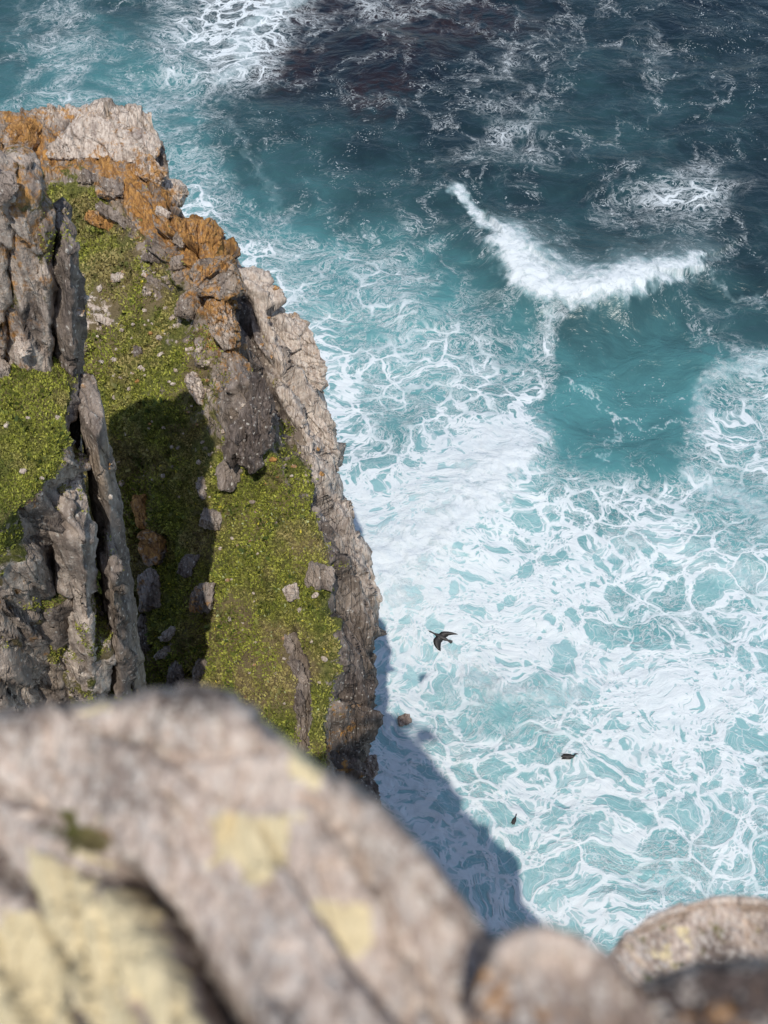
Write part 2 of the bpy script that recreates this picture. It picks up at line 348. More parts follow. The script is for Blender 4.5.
# ------------------------------------------------------------------ boulders
import bmesh
_ico = {}
def ico(n):
    if n not in _ico:
        bm = bmesh.new(); bmesh.ops.create_icosphere(bm, subdivisions=n, radius=1)
        _ico[n] = (np.array([v.co[:] for v in bm.verts]), np.array([[v.index for v in f.verts] for f in bm.faces])); bm.free()
    return _ico[n]
def boulder_mesh(size, rot, seed, sub=5, nplanes=11, rough=1.0):
    v, f = ico(sub); r0 = np.random.default_rng(seed)
    n = r0.normal(size=(nplanes, 3)); n /= np.linalg.norm(n, axis=1, keepdims=True); n = np.concatenate([n, -n*1.0, np.eye(3), -np.eye(3)])
    h = r0.uniform(.62, 1.0, len(n)); dd = v@n.T
    rr = np.where(dd > .05, h/np.maximum(dd, .05), 9).min(1); rr = np.minimum(rr, 1.35)
    v = v*rr[:, None]*np.array(size)/2
    v = v@rotm(*rot).T
    N = vnormals(v, f); s = float(np.mean(size)); p = v/s+seed*3.7
    d, cr = crag(p*1.5, .7, seed=seed % 50, amp=1)
    v = v+N*(d*s*.34*rough+fbm(p*5, 4, 9)*s*.025)[:, None]
    return v, f, cr
def boulder(px, py, wpx, hpx, ang, label, seed, deep=1.0, veg=0, orange=0, pale=.3, dark=0, lift=.0, group=None, sub=5, cat='rock', name='boulder', depth=None, rough=1.0):
    """wpx,hpx: size in picture pixels; ang: how far the long axis tilts from level, clockwise in the picture"""
    if depth is None or depth == 'headland':
        loc, nrm = hit(px, py, BVHH if depth else None)
        if loc is None: print('MISS', px, py); return
        d = (np.array(loc)-CAM)@FWD
    else: d = depth
    s = d/FPX; sz = (wpx*s*1.05, hpx*s*1.05, min(wpx, hpx)*s*deep)
    v, f, cr = boulder_mesh((sz[0], sz[1], sz[2]), (0, 0, 0), seed, sub=sub, rough=rough)
    # local x -> picture right, y -> picture up, z -> towards the viewer, then tilt in the picture
    c, sn = math.cos(-math.radians(ang)), math.sin(-math.radians(ang))
    X = RT*c+UP*sn; Y = -RT*sn+UP*c; Z = -FWD
    v = v[:, :1]*X+v[:, 1:2]*Y+v[:, 2:3]*Z
    o = new_obj(name, v, f, M_ROCK, dict(veg=np.full(len(v), veg), orange=np.full(len(v), orange), pale=np.full(len(v), pale), dark=np.full(len(v), dark), crack=cr, yellow=np.zeros(len(v))), label=label, cat=cat, group=group, smooth=False)
    loc = P(px, py, d-sz[2]*(.15+lift*.6)); o.location = loc
    return o
B = boulder
B(106,142,128,56,4,'large pale slab with orange lichen at the far tip of the headland',101,deep=.5,pale=1.2,orange=.34,depth=41.3,sub=6,rough=.4)
B(159,157,20,40,-10,'grey block hanging at the right end of the pale tip slab',102,pale=.4,dark=.3)
B(20,138,44,34,20,'orange lichened boulder at the upper left edge',103,orange=.7,pale=.4)
B(4,188,34,32,-20,'flat grey slab lying on top of the left rock tower',104,deep=.5,pale=.3,dark=.1)
B(64,150,34,24,10,'pale brown stone below the left end of the tip slab',105,pale=.8,orange=.3)
B(88,178,26,16,5,'rounded grey brown stone in the orange rocks',106,pale=.1,orange=.1)
B(150,172,44,30,30,'orange crag with pale ridges below the tip slab',107,orange=.6,pale=.7)
B(112,188,34,24,-15,'rust and grey rock with a dark hollow beneath',108,orange=.5,pale=.3)
B(172,194,40,34,35,'warm pale rock shoulder on the sea edge under the tip',109,orange=.5,pale=.7)
B(124,222,62,13,33,'long dark grey slab tilted down to the right',110,deep=.8,orange=.15,pale=.1,dark=.1,lift=.4)
B(104,222,40,20,18,'orange and grey slab at the top of the grass',111,deep=.7,orange=.7)
B(163,213,19,11,25,'small grey block with a white top edge',112,pale=.8,lift=.4)
B(180,240,15,17,35,'egg shaped brown stone on the orange rocks',113,lift=.3,pale=.1)
B(152,258,30,11,3,'flat dark stone with a shadow beneath',114,lift=.3,pale=.1,orange=.1)
B(178,263,20,16,-10,'smooth grey boulder beside the flat dark stone',115,lift=.3,pale=.25)
B(200,236,58,44,28,'orange lichened crag high on the sea edge',116,orange=.7,deep=.8,pale=.3,sub=6)
B(214,278,56,62,62,'broken orange and grey crag in the middle of the ridge',117,orange=.55,deep=.9,pale=.2,sub=6)
B(224,326,38,66,-12,'orange and brown rock wall above the dark cleft',118,orange=.5,deep=.8,sub=6)
B(190,304,30,30,30,'dark grey knob under the orange crags',119,orange=.4,dark=.1)
B(117,277,17,11,5,'small pale stone alone in the upper grass',120,pale=.9,lift=.4,orange=.2)
B(78,312,19,12,10,'pink stone near the top of the dark pillar',121,pale=1.,orange=.4,lift=.3)
B(104,320,26,9,25,'pale ragged stones in the grass right of the pink stone',122,pale=.9,lift=.2)
B(138,352,11,14,0,'small dark upright stone in the grass',123,dark=.5,lift=.4)
B(196,388,18,34,-35,'pale brown rubble rock at the right of the grass',124,pale=.6,orange=.4)
B(250,428,46,104,22,'big dark crag of upright plates on the edge of the grass',125,dark=.75,pale=.0,deep=.9,sub=6,lift=.12,rough=1.5)
B(231,470,24,52,18,'grey plate leaning against the big dark crag',126,pale=.2,deep=.9,lift=.15)
B(202,488,13,24,-15,'small grey stone in the shadow edge of the grass',127,pale=.1)
B(211,518,30,24,15,'grey flat topped stone set in the bright grass',128,pale=.35,lift=.25)
B(320,577,36,28,12,'brown slab at the right edge of the bright grass',129,pale=.3,deep=.6,lift=.15)
B(292,592,19,17,-20,'small grey stone left of the brown slab',130,pale=.5,lift=.25)
B(203,598,28,40,10,'sunlit brown boulder standing out of the shaded gully',131,pale=.3,orange=.4,lift=.5)
B(188,566,18,30,25,'dark pointed rock above the gully boulder',132,dark=.4,lift=.2)
B(143,512,22,44,-12,'rust coloured rock at the top of the gully',133,orange=.8,depth='headland',lift=.2)
B(152,548,32,42,-18,'brown rounded rock in the gully below the rust rock',134,orange=.65,depth='headland',lift=.2)
B(148,590,28,46,10,'grey rock pillar in the middle of the gully',135,orange=.4,depth='headland',lift=.2)
B(143,636,26,50,5,'grey rounded rock low in the gully beside the slab',136,dark=.15,pale=.3,depth='headland',lift=.2)
B(168,634,28,10,-42,'upper of two leaning stone plates in the gully',137,depth='headland',lift=.2)
B(167,651,32,11,-28,'lower of two leaning stone plates in the gully',138,depth='headland',lift=.2,pale=.3)
B(176,676,22,34,0,'dark block below the leaning plates',139,dark=.35,depth='headland',lift=.2)
B(200,670,14,30,10,'dark upright stone at the bottom of the gully',140,dark=.4,depth='headland',lift=.2)
B(289,646,10,26,-18,'narrow tan stone at the head of the grass crack',141,lift=.1,orange=.1)
B(297,672,14,34,-24,'tan split stone in the middle of the grass crack',142,lift=.1,orange=.2,pale=.3)
B(300,714,11,62,-3,'dark narrow rib at the foot of the grass crack',143,dark=.5,lift=.1)
B(371,768,17,30,-4,'brown rock knob at the foot of the sea cliff',144,pale=.3,depth=35.6)
B(352,560,26,90,-16,'pale fluted rock rib on the sea edge',145,pale=.9,depth=37.4,sub=6,deep=1)
B(364,584,30,62,-8,'pale rounded shoulder leaning over the foam',146,pale=.9,depth=37.6,sub=6)
B(296,352,50,92,-35,'pale speckled rock face beside the turquoise water',147,pale=1.,orange=.2,depth=40,sub=6,deep=.8)
B(318,440,34,90,-14,'pale rock buttress below the speckled face',170,pale=1.,depth=39.6,sub=6,deep=.9)
B(22,346,20,24,-20,'pale lichened stone at the back of the mossy ledge',149,pale=.9,lift=.35)
B(2,370,20,20,0,'grey stone at the left edge of the mossy ledge',150,pale=.5,lift=.35)
# scattered small stones in the grass
k = 0
for _ in range(700):
    px, py = random.uniform(78, 330), random.uniform(270, 720)
    loc, nrm = hit(px, py)
    if loc is None: continue
    s_ = random.choice([2.5, 3, 3, 4, 5, 6])
    if py > 480 and px > 215 and random.random() < .6: continue
    if py > 500 and px < 215: continue
    if (px-80)*.9+270 < py-260 and py < 480: continue
    B(px, py, s_*random.uniform(1, 1.7), s_, random.uniform(-40, 40), 'small pale stone lying in the headland grass', 200+k, pale=random.uniform(.4, 1.2), orange=random.choice([0, 0, .3, .6]), lift=.1, group='small stones scattered in the grass', sub=3, name='stone')
    k += 1
    if k > 200: break
for px, py, s_ in [(6,426,5),(28,418,4),(23,471,6),(42,478,4),(8,423,3),(58,418,6)]:
    B(px, py, s_*1.4, s_, 10, 'small white stone lying on the mossy ledge', 400+px, pale=1.3, lift=.4, group='small stones on the mossy ledge', sub=3, name='stone')

# ------------------------------------------------------------------ grass and flowers
def leafmat(name, c0, c1, c2):
    g = NT(name); p = g.pos(); a = g.attr('rnd')
    col = g.mix(a, c0, c1); col = g.mix(g.rng(g.noise(p, .38, 5, .65), .46, .6, 0, .9), col, c2); col = g.mix(g.rng(g.noise(g.vmath('ADD', p, (31, 7, 3)), .8, 5, .7), .54, .64, 0, .75), col, (.07, .10, .02))
    col = g.mix(g.rng(g.noise(p, 2.5, 3), .45, .3, 0, .6), col, (.02, .03, .008))
    g.done(col, .7, None, .2); return g.m
M_GRASS = leafmat('grass_leaves', (.17, .195, .03), (.46, .46, .085), (.38, .31, .13))
M_TUFT = leafmat('tuft_leaves', (.05, .075, .015), (.20, .22, .045), (.30, .25, .10))
M_FLOW = NT('flower_petals').done((.75, .62, .08, 1), .6)
M_WFLOW = NT('pale_leaves').done((.40, .44, .22, 1), .6)
def scatter(px0, px1, py0, py1, n, size, mat, name, vmin=.5, **kw):
    pts = []; nr = []
    xs = rng.uniform(px0, px1, n); ys = rng.uniform(py0, py1, n)
    for x, y in zip(xs, ys):
        r = ray(x, y); r = Vector(r/np.linalg.norm(r)); h = BVH.ray_cast(Vector(CAM), r)
        if h[0] is None: continue
        if FV[h[2]] < vmin+rng.uniform(-.2, .2): continue
        pts.append(h[0]); nr.append(h[1])
    pts = np.array(pts); nr = np.array(nr)
    n = len(pts); 
    if n == 0: return
    nr = np.where((nr@FWD)[:, None] > 0, -nr, nr)
    up = nr*.5+np.array([0, 0, 1.])*.6+rng.normal(size=(n, 3))*.55; up /= np.linalg.norm(up, axis=1, keepdims=True)
    sd = np.cross(up, rng.normal(size=(n, 3))); sd /= np.linalg.norm(sd, axis=1, keepdims=True)
    L = (size*rng.uniform(.5, 1.5, n)*np.clip(((pts-CAM)@FWD)/36, .5, 1.2))[:, None]
    a = pts-sd*L*.38; b = pts+sd*L*.38; c = pts+up*L*1.1+sd*L*.3; d = pts+up*L*1.25-sd*L*.15
    v = np.stack([a, b, c, d], 1).reshape(-1, 3); f = np.arange(4*n).reshape(n, 4)
    rnd = np.repeat(rng.uniform(0, 1, n)**1.5, 4)
    return new_obj(name, v, f, mat, dict(rnd=rnd), smooth=False, **kw)
bveg = []
for o in [headland]+[c[0] for c in cols]:
    a = np.zeros(len(o.data.vertices), dtype=np.float32); o.data.attributes['veg'].data.foreach_get('value', a); bveg.append(a)
bveg = np.concatenate(bveg)
vnz = fbm(BV*1.6, 5, 77)*.85
FV = (bveg+vnz)[BF].mean(1)
scatter(-40, 350, 170, 800, 270000, .056, M_GRASS, 'grass', vmin=.62, kind='stuff', label='low green and olive grass covering the headland and ledges')
scatter(-40, 350, 170, 800, 16000, .13, M_TUFT, 'grass_tufts', vmin=1.05, kind='stuff', label='longer darker grass tufts standing in clumps on the headland')
scatter(60, 345, 280, 760, 500, .07, M_FLOW, 'wildflowers', vmin=.8, kind='stuff', label='tiny yellow flowers scattered in the headland grass')
scatter(215, 320, 500, 760, 450, .075, M_WFLOW, 'pale_herbs', vmin=.8, kind='stuff', label='pale green herbs dotted through the sunlit grass')

# ------------------------------------------------------------------ the viewer's crag (casts the shadow on the foam)
def bodyz(x, y):
    x = x+np.sin(y*1.3+x*.4)*.35+np.where(x > 3.5, fbm(np.stack([y.ravel()*.5, x.ravel()*.1, x.ravel()*0], 1), 3, 7).reshape(x.shape)*2.2, 0)
    prof = np.interp(x, [-30, -12, -7, -5, -4, -3, -1.5, 0, 1, 2.1, 3.5, 5.3, 6.4, 6.9, 9.5, 11.5, 20], [40, 44, 50, 53.5, 55.6, 56.8, 57.6, 57.9, 56.0, 53.6, 50.0, 45.5, 42, 12, 4, -3, -3])
    t = np.clip((y-.5)/8.0, 0, 1); fall = np.interp(t, [0, .06, .15, .4, 1], [0, .12, .45, .8, 1.0])
    low = np.interp(x, [-30, -4, -2, 0, 3], [30, 27, 12, -3, -3])
    return prof*(1-fall)+np.minimum(low, prof)*fall
gx = np.concatenate([np.linspace(-60, -12, 40), np.linspace(-11.8, 6, 190), np.linspace(6.5, 22, 20)])
gy = np.concatenate([np.linspace(-40, -6, 24), np.linspace(-5.8, 6, 110), np.linspace(6.2, 15, 40)])
XX, YY = np.meshgrid(gx, gy); V = np.stack([XX.ravel(), YY.ravel(), bodyz(XX, YY).ravel()], 1)
F = gridfaces(len(gy), len(gx)); N = vnormals(V, F)
if N[:, 2].mean() < 0: F = F[:, ::-1]; N = -N
d, cr = crag(V, 1.5, seed=21, amp=.7); nearf = np.clip(np.hypot(V[:, 0], V[:, 1])/5, .05, 1); V = V+N*(d*nearf)[:, None]
z0 = np.zeros(len(V))
new_obj('viewpoint_crag', V, F, M_ROCK, dict(veg=z0, orange=z0+.1, pale=z0+.4, dark=z0, crack=cr, yellow=z0), kind='structure', label='rock crag of the viewpoint falling to the sea')

# ------------------------------------------------------------------ foreground rocks (out of focus)
def near_loft(name, ctrl, label, subs_r, subs_c, seed, k=.16, amp=1.0, blobs=(), base=(0, 0, .35, 0), groove=()):
    G = np.array([[[*P(*c[:3])] for c in rw] for rw in ctrl])
    T = np.einsum('ri,cj,ijk->rck', cubic(len(G), subs_r), cubic(G.shape[1], subs_c), G)
    # matching picture coordinates only used to spread the lichen, tone and groove-shade control points over the sheet
    UVg = np.array([[[c[0], c[1]] for c in rw] for rw in ctrl], float)
    U = np.einsum('ri,cj,ijk->rck', cubic(len(G), subs_r), cubic(G.shape[1], subs_c), UVg).reshape(-1, 2)
    R_, C_ = T.shape[:2]; V = T.reshape(-1, 3); F = gridfaces(R_, C_); N = vnormals(V, F)
    if (N@(-FWD)).mean() < 0: F = F[:, ::-1]; N = -N
    d, cr = crag(V, k, seed=seed, amp=amp)
    n = len(V); at = {'veg': np.full(n, float(base[0])), 'orange': np.full(n, float(base[1])), 'pale': np.full(n, float(base[2])), 'dark': np.full(n, float(base[3])), 'yellow': np.zeros(n), 'crack': cr*.35}
    U0 = U.copy(); nu = fbm(V/.07, 4, 201, .6); nw = fbm(V/.07+50, 4, 202, .6); U = U+np.stack([nu, nw], 1)*34
    blot = fbm(V/.16+9, 4, 203); at['dark'] = at['dark']+np.clip(blot*1.5-.08, 0, .5); at['pale'] = at['pale']+np.clip(-blot*1.6, -.2, .6)
    for key, cx, cy, rx, ry, ang, val in blobs:
        c_, s_ = math.cos(math.radians(ang)), math.sin(math.radians(ang)); ux, uy = U[:, 0]-cx, U[:, 1]-cy
        e = np.exp(-(((ux*c_+uy*s_)/rx)**2+((-ux*s_+uy*c_)/ry)**2)); at[key] = at[key]+val*e
    U = U0+np.stack([nu, nw], 1)*12
    for pts, wd, dp in groove:
        dist = np.full(n, 1e9)
        for (x0, y0), (x1, y1) in zip(pts[:-1], pts[1:]):
            L2 = (x1-x0)**2+(y1-y0)**2; t = np.clip(((U[:, 0]-x0)*(x1-x0)+(U[:, 1]-y0)*(y1-y0))/L2, 0, 1)
            dist = np.minimum(dist, np.hypot(U[:, 0]-x0-t*(x1-x0), U[:, 1]-y0-t*(y1-y0)))
        g_ = np.exp(-(dist/wd)**2); d = d-g_*dp; at['dark'] = at['dark']+g_*.9*(dp > .03); at['yellow'] -= g_  # deep grooves also get their shade painted in through dark
    for k_ in at: at[k_] = np.clip(at[k_], 0, 1.2)
    V = V+N*d[:, None]
    return new_obj(name, V, F, M_NEAR, at, label=label, cat='rock')
sil = [(-90,716,2.25),(0,712,2.15),(60,698,2.05),(160,690,1.95),(232,707,1.9),(295,748,1.82),(350,790,1.75),(400,832,1.68),(450,882,1.62),(505,940,1.55),(560,1010,1.5),(620,1100,1.45)]
ctrl = [[(x, y+90, d+1.6) for x, y, d in sil], [(x-4, y+22, d+.45) for x, y, d in sil], sil]
bot = [(-90,1250),(0,1250),(70,1250),(150,1250),(220,1250),(280,1260),(340,1270),(400,1290),(460,1310),(530,1330),(600,1350),(680,1380)]
for t, dz in ((.14, .09), (.35, .23), (.6, .40), (1.0, .66)):
    ctrl.append([(x+(bx-x)*t, y+(by-y)*t, d-dz*max(.25, min(1, 1-(i-5)*.15))) for i, ((x, y, d), (bx, by)) in enumerate(zip(sil, bot))])
near_loft('foreground_boulder', ctrl, 'large blurred foreground boulder with pale and yellow lichen', [8, 14, 40, 50, 50, 40], 30, 31, k=.36, amp=.27,
    blobs=[('yellow',255,845,46,26,28,1.5),('yellow',342,925,26,16,10,1.5),('yellow',296,765,30,14,35,1.4),('yellow',130,965,44,130,-28,1.5),('yellow',20,985,100,80,10,1.2),('yellow',60,880,40,30,20,.7),('yellow',90,700,14,8,0,1.),
           ('pale',60,800,90,70,20,.6),('pale',200,860,110,80,30,.5),('pale',300,980,110,60,20,.5),('orange',258,893,22,16,0,.5),('orange',105,840,22,10,20,.6),('orange',400,980,40,30,0,.25),('dark',180,712,90,22,8,.35),('dark',400,860,110,40,45,.4),('pale',170,800,100,40,10,.5),('veg',78,832,40,18,22,.8)],
    groove=[([(105,868),(135,890),(165,925),(200,975),(240,1040),(280,1110)],15,.13),([(20,790),(50,850),(85,870),(120,990),(170,1080)],8,.02),([(-20,780),(40,815),(110,850)],9,.03),([(150,752),(200,756),(250,752)],8,.02),([(300,800),(350,850),(390,900),(430,980),(450,1060)],7,.03),([(-40,830),(20,900),(60,960),(100,1060)],9,.05),([(40,720),(48,760),(55,790)],6,.03)], base=(0, .12, .42, 0.0))
ctrl2 = []
sil2 = [(470,1010,1.36),(495,950,1.38),(525,926,1.4),(560,922,1.42),(600,942,1.42),(640,985,1.4),(680,1040,1.36)]
ctrl2 = [[(x, y+70, d+.9) for x, y, d in sil2], [(x, y+14, d+.25) for x, y, d in sil2], sil2, [(x, y+45, d-.03) for x, y, d in sil2], [(x, y+120, d-.09) for x, y, d in sil2], [(x, y+260, d-.22) for x, y, d in sil2]]
near_loft('foreground_rock', ctrl2, 'blurred orange brown rock right of the big foreground boulder', [6, 12, 24, 24, 20], 22, 33, k=.2, amp=.3, base=(0, .36, .5, 0))
sil3 = [(590,1010,3.8),(615,955,4.0),(645,928,4.15),(690,910,4.25),(740,905,4.3),(790,915,4.2),(850,960,4.1),(900,1020,4.0)]
ctrl3 = [[(x, y+80, d+1.8) for x, y, d in sil3], [(x, y+5, d+.14) for x, y, d in sil3], sil3, [(x*.97+22, y+24, d-.07) for x, y, d in sil3], [(x*.95+37, y+70, d-.2) for x, y, d in sil3], [(x*.95+37, y+200, d-.5) for x, y, d in sil3]]
near_loft('lichened_rock', ctrl3, 'grey green rounded rock with white lichen at the lower right', [6, 16, 30, 30, 20], 34, 35, k=.5, amp=.14, base=(.3, .12, .6, 0),
    blobs=[('pale',650,945,40,14,-40,1.),('pale',720,912,50,10,0,1.),('yellow',680,950,60,14,-30,.5)])
sil4 = [(560,1070,1.42),(600,1020,1.44),(640,984,1.46),(700,964,1.47),(760,956,1.47),(830,962,1.46),(900,1000,1.44)]
ctrl4 = [[(x, y+80, d+.7) for x, y, d in sil4], [(x, y+16, d+.2) for x, y, d in sil4], sil4, [(x, y+40, d-.07) for x, y, d in sil4], [(x, y+100, d-.12) for x, y, d in sil4], [(x, y+240, d-.2) for x, y, d in sil4]]
near_loft('dark_foreground_rock', ctrl4, 'dark very blurred rock in the bottom right corner', [6, 12, 22, 22, 20], 20, 37, k=.2, amp=.25, base=(.15, .2, .1, .5), blobs=[('dark',700,1030,110,32,0,1.)])

# ------------------------------------------------------------------ sea
def homog(X, Y):                      # sea-plane position -> survey coordinates of the foam chart
    z = Y*math.cos(PITCH)+H*math.sin(PITCH); return 384+FPX*X/z, 512-FPX*(Y*math.sin(PITCH)-H*math.cos(PITCH))/z
DG = """3 4 3 5 7 4 4 3 2 3 2 1 1
3 4 3 5 6 2 2 1 3 2 3 2 1
4 4 4 4 2 1 1.5 2 3 2 2 2 1
4 4 5 5 3 1.5 1.5 3 2 2 3 4 2
4 4 4 4 5 4 4 3 3 2 2 2 2
4 4 5 5 5 4 4 4 3 1 1 3 2
4 4 5 5 5 5 5 5 5 1 1 4 5
4 4 5 5 5 6 3 6 5 2 2 6 6
6 6 6 6 6 7 7 7 6 6 6 6 5
7 7 7 7 7 8 9 7 7 8 7 6 6
7 7 7 7 7 7 7 7 8 8 6 6 7
7 7 7 7 7 7 7 6 5 7 8 8 7
7 7 7 7 7 7 7 6 7 7 7 6 5
7 7 7 7 7 7 7 8 7 7 7 7 6
7 7 7 7 7 7 8 8 7 7 6 6 5
7 7 7 7 7 7 7 7 7 7 7 6 6
7 7 7 7 7 7 7 7 7 7 7 7 7"""
TG = """3 3 2.5 3 2.5 .3 0 .3 .8 1 1 .6 .7
3.2 4 4 4 1.6 0 0 .4 1 1.5 1.5 1.3 .9
4.2 4.5 5 4.2 2.2 2 1.5 1 1.5 2 2 1.5 1.2
5 5 5 5 3.6 3 2.5 2 1.6 1.6 1.6 1.8 1
5 5 5 5 5 5 4.8 4 3 2.2 2 2 1.4
5.5 5.5 5.5 5.5 5.5 6 6 5.3 4 3.3 3 3 2.5
6 6 6 6 6 6 6 6 5.2 4.6 4.4 4.6 4.8
6 6 6 6 6 6 5.4 6.2 5.6 4.8 4.5 5.2 5.6
7 7 7 7 7 7 7.8 8 6.5 5.5 5.5 6 5.5
8 8 8 8 8 8 9 8 7.5 7 6.5 6 6
8 8 8 8 8 8 8 8 7.5 7 6.2 6.5 7
7.5 7.5 7.5 7.5 7.5 7.5 7.5 7.3 7 7 7 7 7
7.5 7.5 7.5 7.5 7.5 7.5 7.5 7.3 7 7 7 7 7
7.5 7.5 7.5 7.5 7.5 7.5 7.5 7.5 7.3 7 7 7 7
8 8 8 8 8 8 8 8 7.5 7.4 7 7 7
7.5 7.5 7.5 7.5 7.5 7.5 7.5 7.5 7.5 7.5 7 7 7
7.5 7.5 7.5 7.5 7.5 7.5 7.5 7.5 7.5 7.5 7 7 7"""
DG = np.array([[float(v) for v in l.split()] for l in DG.splitlines()]); TG = np.array([[float(v) for v in l.split()] for l in TG.splitlines()])
def samp(Gd, u, v):
    u = np.clip(u/64, 0, 11.999); v = np.clip(v/64, 0, 15.999); i = u.astype(int); j = v.astype(int); a = u-i; b = v-j
    a = a*a*(3-2*a); b = b*b*(3-2*b)
    return Gd[j, i]*(1-a)*(1-b)+Gd[j, i+1]*a*(1-b)+Gd[j+1, i]*(1-a)*b+Gd[j+1, i+1]*a*b
def seapts(l): return [Pz(x, y, 0)[:2] for x, y in l]
def pdist(X, Y, pts):
    best = np.full(X.shape, 1e9); side = np.zeros(X.shape)
    for (x0, y0), (x1, y1) in zip(pts[:-1], pts[1:]):
        L2 = (x1-x0)**2+(y1-y0)**2; t = np.clip(((X-x0)*(x1-x0)+(Y-y0)*(y1-y0))/L2, 0, 1)
        d = np.hypot(X-x0-t*(x1-x0), Y-y0-t*(y1-y0)); s = ((X-x0)*(y1-y0)-(Y-y0)*(x1-x0)); m = d < best
        best = np.where(m, d, best); side = np.where(m, np.sign(s), side)
    return best, side                  # side +1 = right of the direction walked (nearer the viewer when walking to +x)
ang = np.concatenate([np.linspace(-math.pi, -.66, 70, endpoint=False), np.linspace(-.66, .66, 900), np.linspace(.67, math.pi, 70)])
rad = np.concatenate([[.5, 4, 8, 10, 11, 12], np.exp(np.linspace(math.log(12.5), math.log(150), 900)), np.exp(np.linspace(math.log(155), math.log(9000), 60))])
AA, RR = np.meshgrid(ang, rad); X = (RR*np.sin(AA)).ravel(); Y = (RR*np.cos(AA)).ravel()
p3 = np.stack([X, Y, X*0], 1)
wx = fbm(p3*.10, 3, 60)*3.0; wy = fbm(p3*.10+40, 3, 61)*3.0; wx3 = fbm(p3*1.6, 4, 64, .62)*.75; wy3 = fbm(p3*1.6+40, 4, 65, .62)*.75; wx2 = fbm(p3*.45, 3, 62)*.9; wy2 = fbm(p3*.45+40, 3, 63)*.9
Xw = X+wx+wx2; Yw = Y+wy*1.3+wy2
u, v = homog(X+(wx+wx2)*.8, np.maximum(Y+(wy+wy2)*.9, -30))
infront = Y > -20
Dn = np.where(infront, samp(DG, u, v), 6)/9; Tn = np.where(infront, samp(TG, u, v), 6)/9
fade = np.clip((RR.ravel()-115)/60, 0, 1)
Dn = Dn*(1-fade)+.15*fade; Tn = Tn*(1-fade)+.1*fade
S = np.zeros(X.shape); hgt = np.zeros(X.shape)
def crest(l, wf, wb, val, h=0, rough=1.0, both=False):
    global S, hgt
    d, sd = pdist(X+wx2*.9*rough+wx*.12+wx3*rough*1.3, Y+wy2*.9*rough+wy*.12+wy3*rough*1.3, seapts(l))
    ww = np.where(sd > 0, wf, wb); S = np.maximum(S, val*np.exp(-(d/ww)**2)); 
    if h:
        d, sd = pdist(X+wx2*.5+wx*.12, Y+wy2*.5+wy*.12, seapts(l)); hgt = hgt+h*np.exp(-(d/np.where(sd > 0, 2.6, 4.5))**2)
    return d, sd
crest([(508,256),(520,280),(545,300),(580,308),(620,298),(640,292)], 1.3, 2.6, 1.1, 1.4, 1.0)
crest([(510,250),(525,275),(550,290),(590,298),(640,285),(690,268)], 2.0, 5.0, .42, 0, 1.3)
crest([(620,298),(650,290),(672,280),(690,270)], 1.0, 1.8, .95, .8, 1.0)
crest([(530,268),(560,288),(600,294)], 2.2, 2.0, .7, .3, 1.0)
crest([(456,190),(472,212),(490,232),(512,250)], .55, .8, .95, .4, .6)
crest([(700,272),(730,296),(768,300)], .4, .5, .35)
crest([(384,575),(410,562),(440,548),(470,520),(500,488),(520,468)], .9, 4.2, 1.05, .7)
crest([(380,600),(400,588),(430,560)], 2.5, 3, .8)
def lace(l, wd, val):
    global Dn
    d, _ = pdist(X+wx2*.7+wx3, Y+wy2*.7+wy3, seapts(l)); Dn = Dn+val*np.exp(-(d/wd)**2)
lace([(553,318),(546,345),(554,372),(528,400),(524,430),(480,450)], 1.5, .42)
lace([(187,215),(245,262),(310,340),(345,420),(362,500)], 2.2, .18)
lace([(400,480),(450,470),(500,440)], 3, .2)
crest([(553,318),(546,340)], .8, .8, .45)
crest([(706,440),(700,405),(712,380),(740,368),(780,366)], .7, 1.2, .55, .4); Dn = Dn+0
DM = None
crest([(300,0),(262,14),(240,36),(246,62),(225,80)], 1.3, 1.9, .62, .3)
crest([(600,560),(640,545),(700,560),(770,590)], 1.0, 2.0, .5)
crest([(450,660),(520,700),(580,690),(640,660)], 1.0, 1.6, .55)
crest([(690,480),(740,500),(790,540)], .8, 1.5, .6)
crest([(230,120),(250,150),(290,230)], .5, .8, .3)
crest([(556,366),(580,380),(600,400),(618,412),(640,420),(668,424)], .16, .2, .62, 0, 1.0)
crest([(618,412),(612,440),(604,462)], .14, .2, .55, 0, 1.0)
crest([(436,645),(470,660),(500,682),(540,700)], .25, .4, .75, 0, .6)
# smooth wave face
xf, yf = Pz(622, 385, 0)[:2]; e = np.exp(-(((X-xf+wx*.5)/6.5)**2+((Y-yf+wy*.5)/7.5)**2)); Dn = Dn-e*.22; hgt = hgt-e*.7
for px_, py_, rx, ry, dv in [(690,203,7,3.5,.13),(645,212,4,2.5,.08),(400,12,8,4,.05),(560,60,8,9,.04),(400,95,10,4,.08),(500,130,7,12,.08),(400,350,8,8,.08),(560,600,5,3,-.12),(480,690,4,4,-.14),(650,700,6,4,.12),(700,690,5,3,-.12),(560,720,2,4,-.16),(430,830,4,5,-.06),(600,850,5,3,-.08),(690,840,4,3,-.12),(620,570,3,4,-.12),(740,520,3,6,-.14),(640,640,5,4,-.05),(520,600,5,5,.15)]:
    xf, yf = Pz(px_, py_, 0)[:2]; Dn = Dn+dv*np.exp(-(((X-xf+wx+wx2)/rx)**2+((Y-yf+wy+wy2)/ry)**2))
reef = 0
for px_, py_, rx, ry in [(382,88,3.6,4.5),(292,62,3.5,7),(300,5,9,5),(440,20,10,5),(395,40,6,5)]:
    xf, yf = Pz(px_, py_, 0)[:2]; reef = np.maximum(reef, np.exp(-(((X-xf+wx*.8+wx2)/rx)**2+((Y-yf+wy+wy2)/ry)**2)))
reef = np.clip(reef*1.2, 0, 1)
